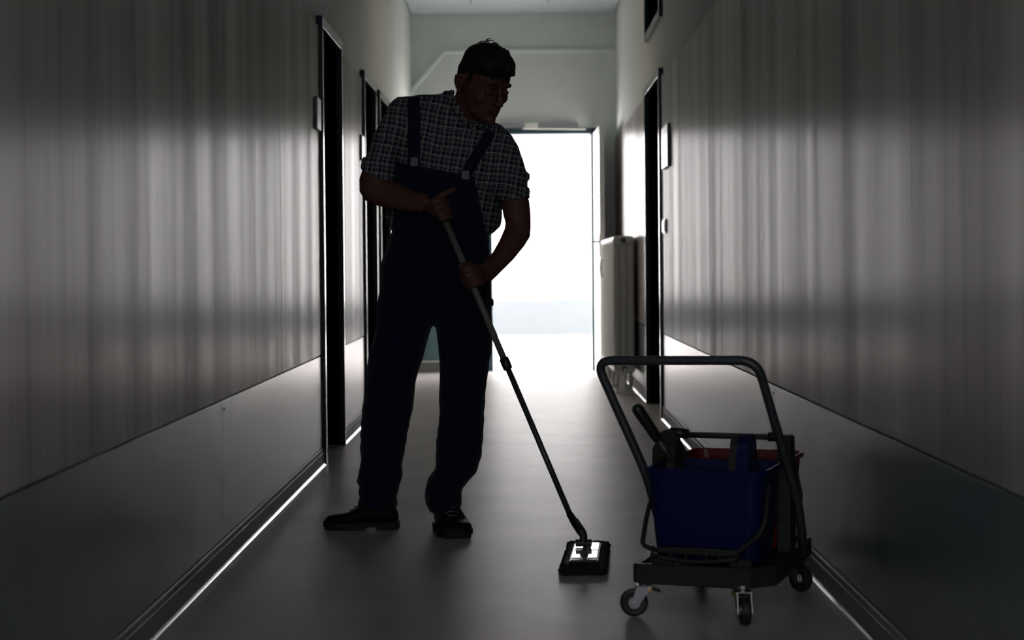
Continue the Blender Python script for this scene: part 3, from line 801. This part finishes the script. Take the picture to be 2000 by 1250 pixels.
# ------------------------------------------------------------------ the man
def man():
    foot = Vector((-0.40, 6.36, 0))
    root = empty('person', foot)
    tag(root, 'man in plaid shirt and navy bib overalls mopping the floor, head bowed', 'person')
    made = []
    # ---- head in its own frame (face towards -Y), then posed
    HS = 1.06
    Hc = W(942, 162, 6.17)
    RH = Matrix.Rotation(R(-4), 4, 'Y') @ Matrix.Rotation(R(38), 4, 'Z') @ Matrix.Rotation(R(33), 4, 'X')
    MH = Matrix.Translation(Hc) @ RH @ Matrix.Scale(HS, 4)
    def hp(*p): return MH @ Vector(p)
    prof = [(-.106, -.078, -.045, .018), (-.098, -.089, -.015, .032), (-.083, -.094, .01, .044), (-.066, -.095, .032, .052), (-.045, -.094, .050, .060),
            (-.02, -.090, .064, .066), (.01, -.090, .074, .069), (.035, -.093, .079, .071), (.06, -.088, .079, .071), (.085, -.075, .073, .064), (.102, -.055, .064, .052), (.113, -.025, .040, .032), (.118, .0, .02, .012)]
    def headrings(g=0.0, zmin=-9, n=24, pw=2.25):
        out = []
        for z, yf, yb, hw in prof:
            if z < zmin: continue
            yf, yb, hw = yf-g, yb+g, hw+g
            z_ = z + (g if z > 0.08 else 0)
            ring = []
            for k in range(n):
                t = 2*math.pi*k/n; c, s = math.cos(t), math.sin(t)
                c = math.copysign(abs(c)**(2/pw), c); s = math.copysign(abs(s)**(2/pw), s)
                ring.append(Vector((hw*c, (yf+yb)/2 + (yb-yf)/2*s, z_)))
            out.append(ring)
        return out
    bm = bmesh.new()
    skin_rings(bm, [[MH @ p for p in r] for r in headrings()])
    def hb(c, r): ball(bm, MH @ Vector(c), tuple(x*HS for x in r), 2, RH.to_3x3())
    def ht(pts, rad, n=8): tube(bm, [hp(*p) for p in pts], [x*HS for x in rad], n)
    ht([(0, -.092, .032), (0, -.100, .012), (0, -.112, -.010), (0, -.117, -.022), (0, -.100, -.030)], [.006, .008, .010, .012, .008])      # nose
    for s in (-1, 1):
        hb((s*.012, -.103, -.024), (.009, .010, .008))
        hb((s*.027, -.088, .032), (.022, .011, .009))               # brow
        hb((s*.042, -.066, -.022), (.022, .016, .024))              # cheekbone
        hb((s*.044, -.036, -.070), (.016, .030, .018))              # jaw
        hb((s*.032, -.084, .006), (.015, .012, .010))              # eyelid
        # ear: rim and lobe
        ht([(s*.074, .004, .018), (s*.086, .014, .024), (s*.092, .026, .014), (s*.089, .026, -.006), (s*.083, .015, -.024), (s*.074, .004, -.034)], [.007, .0055, .006, .006, .0065, .007])
        hb((s*.079, .013, -.006), (.007, .016, .026))
    hb((0, -.099, -.047), (.024, .010, .0055)); hb((0, -.098, -.058), (.021, .010, .0065))       # lips
    hb((0, -.090, -.088), (.021, .014, .015))                        # chin
    # neck and trunk (under the clothes), limbs
    nb = W(915, 232, 6.27)
    tube(bm, [hp(0, .025, -.045), hp(0, .035, -.085).lerp(nb, 0.3), nb, nb + Vector((-.03, .03, -.10))], [.062, .060, .064, .08], 16)
    pairs(bm, [((815, 225), (960, 262), 6.30, .075), ((790, 260), (975, 300), 6.31, .09), ((785, 330), (960, 360), 6.34, .10), ((790, 420), (940, 440), 6.37, .09), ((780, 480), (940, 490), 6.38, .10), ((765, 540), (940, 560), 6.38, .10), ((770, 600), (935, 615), 6.38, .10)])
    capsule(bm, W(800, 610, 6.38), W(765, 790, 6.36), .080, .055); capsule(bm, W(765, 790, 6.36), W(742, 975, 6.40), .055, .04)
    capsule(bm, W(900, 610, 6.38), W(903, 800, 6.30), .080, .055); capsule(bm, W(903, 800, 6.30), W(872, 985, 6.36), .055, .04)
    # arm at the left of the picture (his right)
    capsule(bm, W(795, 245, 6.31), W(740, 330, 6.225), .045, .042)
    pairs(bm, [((725, 312), (768, 334), 6.21, .045), ((708, 330), (763, 352), 6.20, .046), ((701.5, 350), (767, 356), 6.195, .046), ((702, 374), (771, 353), 6.19, .045), ((712, 391), (777, 356), 6.18, .044), ((735, 401), (788, 362), 6.17, .043), ((765, 409), (802, 370), 6.15, .038), ((800, 413), (820, 377), 6.12, .029), ((826, 415), (838, 379), 6.105, .026)], power=2.1)
    # arm at the right of the picture (his left)
    capsule(bm, W(962, 290, 6.30), W(1000, 365, 6.265), .055, .042)
    pairs(bm, [((1022, 352), (977, 360), 6.262, .040), ((1029, 378), (979, 380), 6.255, .046), ((1034, 392), (979, 392), 6.25, .048), ((1036.5, 415), (982, 418), 6.24, .047), ((1037, 440), (987, 436), 6.23, .046), ((1036, 462), (985, 447), 6.21, .045), ((1024, 481), (976, 468), 6.19, .043), ((1003, 507), (962, 493), 6.16, .038), ((982, 528), (951, 505), 6.13, .032), ((966, 544), (943, 514), 6.10, .027), ((952, 555), (930, 520), 6.085, .025)], power=2.1)
    # hands
    d = (POLE_B - POLE_A).normalized()
    def hand(wrist, pole_pt, spread, thumb_up, s, cdir, tip=None):
        """wrist, centre of the grip on the pole, s: unit from pole to wrist side, cdir: towards camera"""
        s = (s - d*s.dot(d)).normalized(); c = (cdir - d*cdir.dot(d)); c = (c - s*c.dot(s)).normalized()
        kn = []
        lens = (0.90, 1.0, 0.95, 0.78)
        for i in range(4):
            off = d * ((i-1.5)*0.0205*spread)
            k = pole_pt + s*0.022 + c*0.026 + off; kn.append(k)
            L = lens[i]; rad = (.0098, .0102, .0098, .0086)[i]
            pp = [k, pole_pt + s*0.002*L + c*0.0315 + off, pole_pt - s*0.020*L + c*0.021 + off, pole_pt - s*0.026*L - c*0.004 + off, pole_pt - s*0.012*L - c*0.023 + off, pole_pt + s*0.006*L - c*0.026 + off]
            pts = bend(pp, 0.010, 3)
            tube(bm, pts, [rad*(1.05 - 0.25*j/len(pts)) for j in range(len(pts))], 10)
            ball(bm, k, rad*1.12, 2); ball(bm, pp[2], rad*1.04, 2); ball(bm, pts[-1], rad*0.8, 2)
        # palm slab from wrist to knuckles
        rings = []
        for t in (0.0, 0.25, 0.5, 0.8, 1.0):
            a = wrist.lerp(kn[0], t); b = wrist.lerp(kn[3], t)
            h0 = 0.029*(1-t)
            a = a - d*h0*0.95; b = b + d*h0*0.95
            cc = (a+b)/2 - c*0.004; u = (b-a)/2*1.12; wv = c*(0.020 - 0.006*t)
            rings.append([cc + u*math.copysign(abs(math.cos(2*math.pi*k/16))**.85, math.cos(2*math.pi*k/16)) + wv*math.copysign(abs(math.sin(2*math.pi*k/16))**.85, math.sin(2*math.pi*k/16)) for k in range(16)])
        skin_rings(bm, rings)
        e = -d if thumb_up else d
        pal = wrist.lerp(kn[0] if thumb_up else kn[3], 0.35)
        tp = [pal - c*0.004 + e*0.006, pole_pt + s*0.030 + e*0.040 - c*0.004, pole_pt + s*0.006 + e*0.052 + c*0.010, pole_pt - s*0.022 + e*0.050 + c*0.012]
        if tip is not None: tp = tp[:2] + [tp[2].lerp(tip, .35), tip]
        pts = bend(tp, 0.014, 3); tube(bm, pts, [.0145 - .0048*j/(len(pts)-1) for j in range(len(pts))], 10); ball(bm, pts[-1], .0095, 2)
    gp = W(871, 402, POLE_A.y); gp = POLE_A + d*0.012
    hand(W(830, 397, 6.10), gp, 1.12, True, W(800, 395, 6.08)-gp, Vector((0, -1, 0.1)), W(887, 370, 6.085))
    q = W(922, 545, 6.03); tq = (q - POLE_A).dot(d); gq = POLE_A + d*tq
    hand(W(950, 536, 6.085), gq, 1.0, True, W(985, 520, 6.10)-gq, Vector((0, -1, 0.1)))
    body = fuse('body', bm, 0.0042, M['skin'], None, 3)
    made.append(body)
    # eyes
    for s in (-1, 1):
        bm = bmesh.new(); ball(bm, hp(s*.031, -.0835, .003), .0080*HS, 2); made.append(finish('eye', bm, M['eye'], None, smooth=True))
    # eyebrows
    for s in (-1, 1):
        bm = bmesh.new(); tube(bm, [hp(s*.014, -.103, .032), hp(s*.03, -.103, .040), hp(s*.045, -.088, .037)], [.0025, .0035, .0015], 6)
        made.append(finish('eyebrow', bm, M['hair'], None, smooth=True))
    # beard shadow left as skin; hair: cap with longer top and quiff
    bm = bmesh.new()
    rg = []
    n = 28
    hprof = [(-.040, .025, .060, .056), (-.02, .018, .071, .062), (.0, .008, .079, .0680), (.03, -.015, .085, .0735), (.055, -.085, .087, .0755), (.08, -.100, .085, .0745), (.098, -.097, .077, .069), (.112, -.085, .062, .058), (.123, -.060, .042, .042), (.129, -.03, .018, .018)]
    for z, yf, yb, hw in hprof:
        ring = []
        for k in range(n):
            t = 2*math.pi*k/n; c, s = math.cos(t), math.sin(t)
            ring.append(MH @ Vector((hw*math.copysign(abs(c)**.85, c), (yf+yb)/2 + (yb-yf)/2*math.copysign(abs(s)**.85, s), z)))
        rg.append(ring)
    skin_rings(bm, rg)
    for s in (-1, 1):   # sideburns
        tube(bm, [hp(s*.067, -.020, .05), hp(s*.0665, -.016, .02), hp(s*.066, -.014, .002)], [.010, .009, .004], 8)
    random.seed(3)
    for k in range(34):   # quiff locks over the forehead
        x = random.uniform(-.055, .034); z = random.uniform(.066, .105)
        tube(bm, [hp(x, -.09, z), hp(x*1.02, -.096-random.uniform(0, .005), z-.002), hp(x*1.04, -.097-random.uniform(0, .011), z+random.uniform(-.022, .004))], [.009, .005, .0010], 6)
    for k in range(150):  # short tufts over the crown
        a = random.uniform(0, 2*math.pi); e = random.uniform(0.2, 1.25)
        dx, dy, dz = math.cos(a)*math.cos(e), math.sin(a)*math.cos(e), math.sin(e)
        p = Vector((dx*.066, -.004 + dy*.078, .036 + dz*.086))
        if p.z < .05 and p.y < -.02: continue
        q2 = p + Vector((dx*.018 + random.uniform(-.01, .01), dy*.02 - .012, dz*.014 + .006))
        tube(bm, [hp(*p), hp(*p.lerp(q2, .6)), hp(*q2)], [.010, .006, .001], 6)
    hair = fuse('hair', bm, 0.0034, M['hair'], None, 1)
    made.append(hair)
    bm = bmesh.new()   # loose strands standing at the crown
    for k in range(16):
        x = random.uniform(-.03, .04); y = random.uniform(-.01, .07)
        b0 = Vector((x, y, .122)); b1 = b0 + Vector((random.uniform(-.02, -.005), random.uniform(-.035, -.01), random.uniform(.012, .022))); b2_ = b1 + Vector((-.008, -.020, random.uniform(-.004, .006)))
        pl_ = bend([hp(*b0), hp(*b1), hp(*b2_)], .02, 5); tube(bm, pl_, [.0022 - .0018*q_/(len(pl_)-1) for q_ in range(len(pl_))], 5)
    st = finish('loose_strands', bm, M['hair'], None, smooth=True); st['kind'] = 'stuff'; made.append(st)

    # ---- shirt
    bm = bmesh.new()
    pairs(bm, [((868, 182), (940, 226), 6.28, .058), ((822, 186), (957, 233), 6.29, .078), ((786, 192), (972, 243), 6.30, .092), ((766, 208), (990, 262), 6.30, .106), ((760, 245), (1000, 300), 6.31, .120), ((757, 290), (990, 335), 6.32, .130), ((757, 340), (983, 370), 6.33, .135), ((757, 385), (981, 400), 6.34, .135), ((751, 415), (981, 425), 6.35, .135), ((752, 430), (978, 442), 6.35, .133), ((762, 445), (966, 457), 6.36, .125), ((768, 462), (950, 464), 6.37, .115)])
    pairs(bm, [((800, 187), (822, 262), 6.29, .080), ((776, 190), (805, 285), 6.285, .080), ((760, 203), (795, 303), 6.28, .078), ((746, 232), (786, 318), 6.26, .075), ((738, 246), (782, 326), 6.25, .074), ((729, 262), (777, 334), 6.235, .071), ((720, 290), (772, 345), 6.22, .066), ((710, 312), (768, 352), 6.21, .063), ((705, 326), (766, 357), 6.205, .060)], power=2.1)
    pairs(bm, [((955, 232), (925, 300), 6.30, .080), ((980, 243), (930, 325), 6.30, .082), ((1002, 264), (938, 345), 6.295, .080), ((1014, 288), (948, 360), 6.29, .076), ((1022, 312), (955, 372), 6.28, .070), ((1026, 335), (965, 380), 6.27, .066), ((1031, 362), (972, 384), 6.262, .062), ((1034, 388), (975, 389), 6.255, .058)], power=2.1)
    def wr(co):
        return 0.0025*math.sin(co.z*70 + 6*noise.noise(co*7)) * max(0, noise.noise(co*5 + Vector((3, 1, 2))) + .2)
    shirt = fuse('shirt', bm, 0.0055, M['shirt'], None, 5, 0.006, 11, wr); made.append(shirt)
    # rolled cuffs
    def cuff(lst, nm='rolled_cuff'):
        bm = bmesh.new(); pairs(bm, lst, power=2.1)
        made.append(fuse(nm, bm, 0.004, M['shirt'], None, 2, 0.004, 20))
    cuff([((711, 306), (771, 349), 6.21, .064), ((706, 314), (769, 352), 6.21, .067), ((703.5, 326), (767, 359), 6.205, .066), ((707, 333), (765, 361), 6.20, .060)])
    cuff([((1028, 334), (962, 376), 6.27, .066), ((1035, 341), (963, 382), 6.268, .071), ((1034, 351), (966, 384), 6.265, .070), ((1029, 358), (972, 384), 6.262, .062)])
    cuff([((1033, 366), (972, 380), 6.26, .062), ((1036, 374), (973, 385), 6.258, .064), ((1036, 388), (975, 391), 6.255, .061)], 'sleeve_hem')
    # collar: two wings
    bm = bmesh.new()
    tube(bm, [W(872, 200, 6.33), W(872, 186, 6.26), W(884, 196, 6.215), W(898, 222, 6.19), W(912, 244, 6.175)], [.016, .018, .017, .015, .008], 10)
    tube(bm, [W(938, 212, 6.33), W(953, 226, 6.27), W(952, 234, 6.22), W(938, 244, 6.19), W(922, 252, 6.175)], [.014, .015, .015, .014, .008], 10)
    tube(bm, [W(870, 200, 6.34), W(874, 186, 6.31), W(884, 180, 6.25)], [.014, .013, .010], 10)
    made.append(fuse('collar', bm, 0.004, M['shirt'], None, 3))
    # ---- overalls
    bm = bmesh.new()
    pairs(bm, [((782, 400), (950, 415), 6.335, .148), ((776, 430), (955, 445), 6.345, .148), ((765, 455), (955, 466), 6.36, .142), ((757, 475), (955, 480), 6.37, .140), ((748, 498), (957, 500), 6.375, .145), ((742, 520), (958, 525), 6.38, .145), ((744, 560), (960, 570), 6.38, .142), ((739, 595), (961, 605), 6.38, .130), ((742, 618), (955, 622), 6.38, .105)], 26, 2.4)
    pairs(bm, [((741, 575), (848, 580), 6.38, .115), ((737, 605), (853, 615), 6.38, .112), ((733, 640), (842, 644), 6.38, .105), ((727, 668), (834, 668), 6.375, .098), ((722, 690), (828, 689), 6.37, .094), ((717, 718), (818, 718), 6.37, .090), ((714, 747), (810, 747), 6.365, .088), ((710, 790), (807, 790), 6.36, .087), ((705, 837), (800, 830), 6.365, .083), ((704, 880), (791, 876), 6.375, .080), ((704, 915), (784, 912), 6.385, .078), ((701, 932), (786, 928), 6.39, .080), ((698, 941), (784, 940), 6.39, .079), ((703, 950), (779, 952), 6.39, .073), ((702, 968), (775, 966), 6.39, .072), ((699, 989), (775, 990), 6.39, .072)])
    pairs(bm, [((850, 575), (961, 580), 6.38, .115), ((844, 608), (961, 615), 6.375, .112), ((850, 640), (961, 645), 6.37, .105), ((855, 680), (960, 680), 6.35, .098), ((857, 702), (957, 700), 6.34, .094), ((858, 745), (951, 745), 6.32, .090), ((859, 780), (947, 790), 6.31, .088), ((857, 826), (945, 826), 6.31, .085), ((852, 868), (944, 862), 6.33, .083), ((853, 893), (939, 893), 6.34, .082), ((850, 914), (929, 922), 6.345, .084), ((838, 932), (914, 940), 6.345, .086), ((830, 950), (904, 953), 6.34, .086), ((829, 965), (902, 968), 6.335, .083), ((833, 984), (901, 984), 6.33, .077), ((842, 999), (899, 997), 6.325, .070)])
    def wp(co):
        k = 1.0 if co.z < .35 else .45
        return 0.0035*k*math.sin(co.z*95 + co.x*30 + 7*noise.noise(co*6)) * max(0, noise.noise(co*4 + Vector((1, 5, 2))) + .3)
    ov = fuse('overalls', bm, 0.006, M['overalls'], None, 4, 0.005, 10, wp); made.append(ov)
    # bib: shaped cloth over the chest
    from mathutils.bvhtree import BVHTree
    dgt = bpy.context.evaluated_depsgraph_get(); dgt.update()
    bv1 = BVHTree.FromObject(shirt, dgt); bv2 = BVHTree.FromObject(ov, dgt)
    camp = Vector((0, 0, EYE))
    def onbody(px, py, lift):
        p = W(px, py, 6.2); dr = (p-camp).normalized(); best = 9
        for b_ in (bv1, bv2):
            h = b_.ray_cast(camp, dr)
            if h[0] is not None: best = min(best, h[0].y)
        if best > 8: best = 6.24
        return W(px, py, best - lift)
    def patch(nm, tl, tr, br, bl_, nu, nv, lift, mt, edge=None, parent=None, thick=0.006):
        bm = bmesh.new(); g = []
        for j in range(nv+1):
            row = []
            for i in range(nu+1):
                u, v = i/nu, j/nv
                x = (tl[0]*(1-u)+tr[0]*u)*(1-v) + (bl_[0]*(1-u)+br[0]*u)*v
                y = (tl[1]*(1-u)+tr[1]*u)*(1-v) + (bl_[1]*(1-u)+br[1]*u)*v
                row.append([x, y, onbody(x, y, lift).y])
            g.append(row)
        for _ in range(3):
            g2 = [[c[:] for c in r] for r in g]
            for j in range(nv+1):
                for i in range(nu+1):
                    nb_ = [g[jj][ii][2] for jj, ii in ((j-1, i), (j+1, i), (j, i-1), (j, i+1)) if 0 <= jj <= nv and 0 <= ii <= nu]
                    g2[j][i][2] = min(g[j][i][2], 0.5*g[j][i][2] + 0.5*sum(nb_)/len(nb_))
            g = g2
        fr = [[bm.verts.new(W(*c)) for c in r] for r in g]
        bk = [[bm.verts.new(W(c[0], c[1], c[2]+thick+lift)) for c in r] for r in g]
        for j in range(nv):
            for i in range(nu):
                bm.faces.new((fr[j][i], fr[j][i+1], fr[j+1][i+1], fr[j+1][i])); bm.faces.new((bk[j][i], bk[j+1][i], bk[j+1][i+1], bk[j][i+1]))
        for j in range(nv):
            bm.faces.new((fr[j][0], fr[j+1][0], bk[j+1][0], bk[j][0])); bm.faces.new((fr[j][nu], bk[j][nu], bk[j+1][nu], fr[j+1][nu]))
        for i in range(nu):
            bm.faces.new((fr[0][i], bk[0][i], bk[0][i+1], fr[0][i+1])); bm.faces.new((fr[nv][i], fr[nv][i+1], bk[nv][i+1], bk[nv][i]))
        ob = finish(nm, bm, mt, parent, smooth=True); made.append(ob); return ob
    patch('bib', (772, 316), (926, 345), (952, 470), (768, 462), 22, 20, 0.008, M['overalls'])
    patch('strap', (796, 189), (820, 187), (821, 326), (797, 322), 3, 18, 0.006, M['strap'])
    patch('strap', (950, 250), (968, 262), (918, 348), (896, 342), 3, 14, 0.006, M['strap'])
    patch('waistband', (764, 462), (954, 468), (953, 488), (757, 482), 22, 3, 0.010, M['strap'])
    patch('bib_pocket', (830, 350), (905, 362), (908, 430), (832, 422), 10, 8, 0.013, M['overalls'])
    for (cx_, cy_) in ((809, 316), (909, 342)):
        bm = bmesh.new(); p = onbody(cx_, cy_, 0.016)
        box(bm, p.x-.013, p.x+.013, p.y-.004, p.y+.004, p.z-.015, p.z+.015); made.append(finish('buckle', bm, M['black'], None, bevel=.002))
    # tool loops standing off the hip seam
    for (x0_, y0_, x1_, y1_) in ((957, 583, 964, 598), (958, 648, 965, 661)):
        bm = bmesh.new(); a, b = W(x0_-3, y0_, 6.37), W(x1_, y1_, 6.37)
        box(bm, a.x, b.x, 6.345, 6.40, b.z, a.z); made.append(finish('side_tab', bm, M['overalls'], None, bevel=.003))
    # thigh pocket
    # ---- shoes
    def shoe(heel, toe, wide=1.0):
        base = Vector((heel.x, heel.y, 0)); dv = (toe-heel); a = math.atan2(dv.y, dv.x)
        sh = empty('shoe', base, a); sh.scale = (1, wide, 1)
        L = dv.length / 0.275
        ri = []
        def ring(x, hw, z0, z1, n=18, pw=2.6):
            out = []
            for k in range(n):
                t = 2*math.pi*k/n; c, s = math.cos(t), math.sin(t)
                c = math.copysign(abs(c)**(2/pw), c); s = math.copysign(abs(s)**(2/pw), s)
                out.append((x*L, hw*c, (z0+z1)/2 + (z1-z0)/2*s))
            return out
        bm = bmesh.new()
        for x, hw, z1 in ((-.002, .020, .055), (.006, .030, .075), (.025, .037, .098), (.055, .040, .108), (.090, .041, .106), (.120, .042, .094), (.150, .046, .076), (.180, .050, .062), (.210, .051, .056), (.240, .047, .053), (.260, .037, .048), (.272, .020, .038)):
            ri.append(ring(x, hw, .018, z1))
        skin_rings(bm, ri)
        up = finish('shoe_upper', bm, M['leather'], sh, smooth=True)
        bm = bmesh.new(); pr = [(-.006, .024), (.004, .035), (.03, .042), (.07, .043), (.11, .041), (.15, .048), (.19, .054), (.225, .054), (.255, .044), (.272, .030), (.279, .014)]
        def loop(z, g): return [(x*L, w_+g, z) for x, w_ in pr] + [(x*L, -w_-g, z) for x, w_ in pr[::-1]]
        skin_rings(bm, [loop(.010, -.003), loop(.012, 0), loop(.026, 0), loop(.028, -.003)])
        skin_rings(bm, [[(x*L, y_, z) for x, y_ in ((-.004, -.028), (.03, -.041), (.075, -.042), (.075, .042), (.03, .041), (-.004, .028))] for z in (.0, .012)])
        skin_rings(bm, [[(x*L, y_, z) for x, y_ in ((.12, -.042), (.19, -.053), (.25, -.043), (.272, -.02), (.272, .02), (.25, .043), (.19, .053), (.12, .042))] for z in (.0, .012)])
        finish('sole', bm, M['sole'], sh)
        bm = bmesh.new()
        for k in range(4):
            x = .115 + k*.018; z = .100 - k*.0115
            tube(bm, [(x*L, -.026, z-.012), (x*L, -.010, z+.003), ((x+.006)*L, .010, z+.003), ((x+.006)*L, .026, z-.012)], .003, 6)
        finish('laces', bm, M['black'], sh)
        made.append(sh)
    shoe(Vector((-.440, 6.385, 0)), Vector((-.702, 6.40, 0)))
    shoe(Vector((-.276, 6.385, 0)), Vector((-.213, 6.135, 0)), 1.12)
    inv = Matrix.Translation(-foot)
    for ob in made:
        if ob.type == 'MESH':
            ob.data.transform(inv); ob.parent = root
        else:
            ob.location -= foot; ob.parent = root
man()
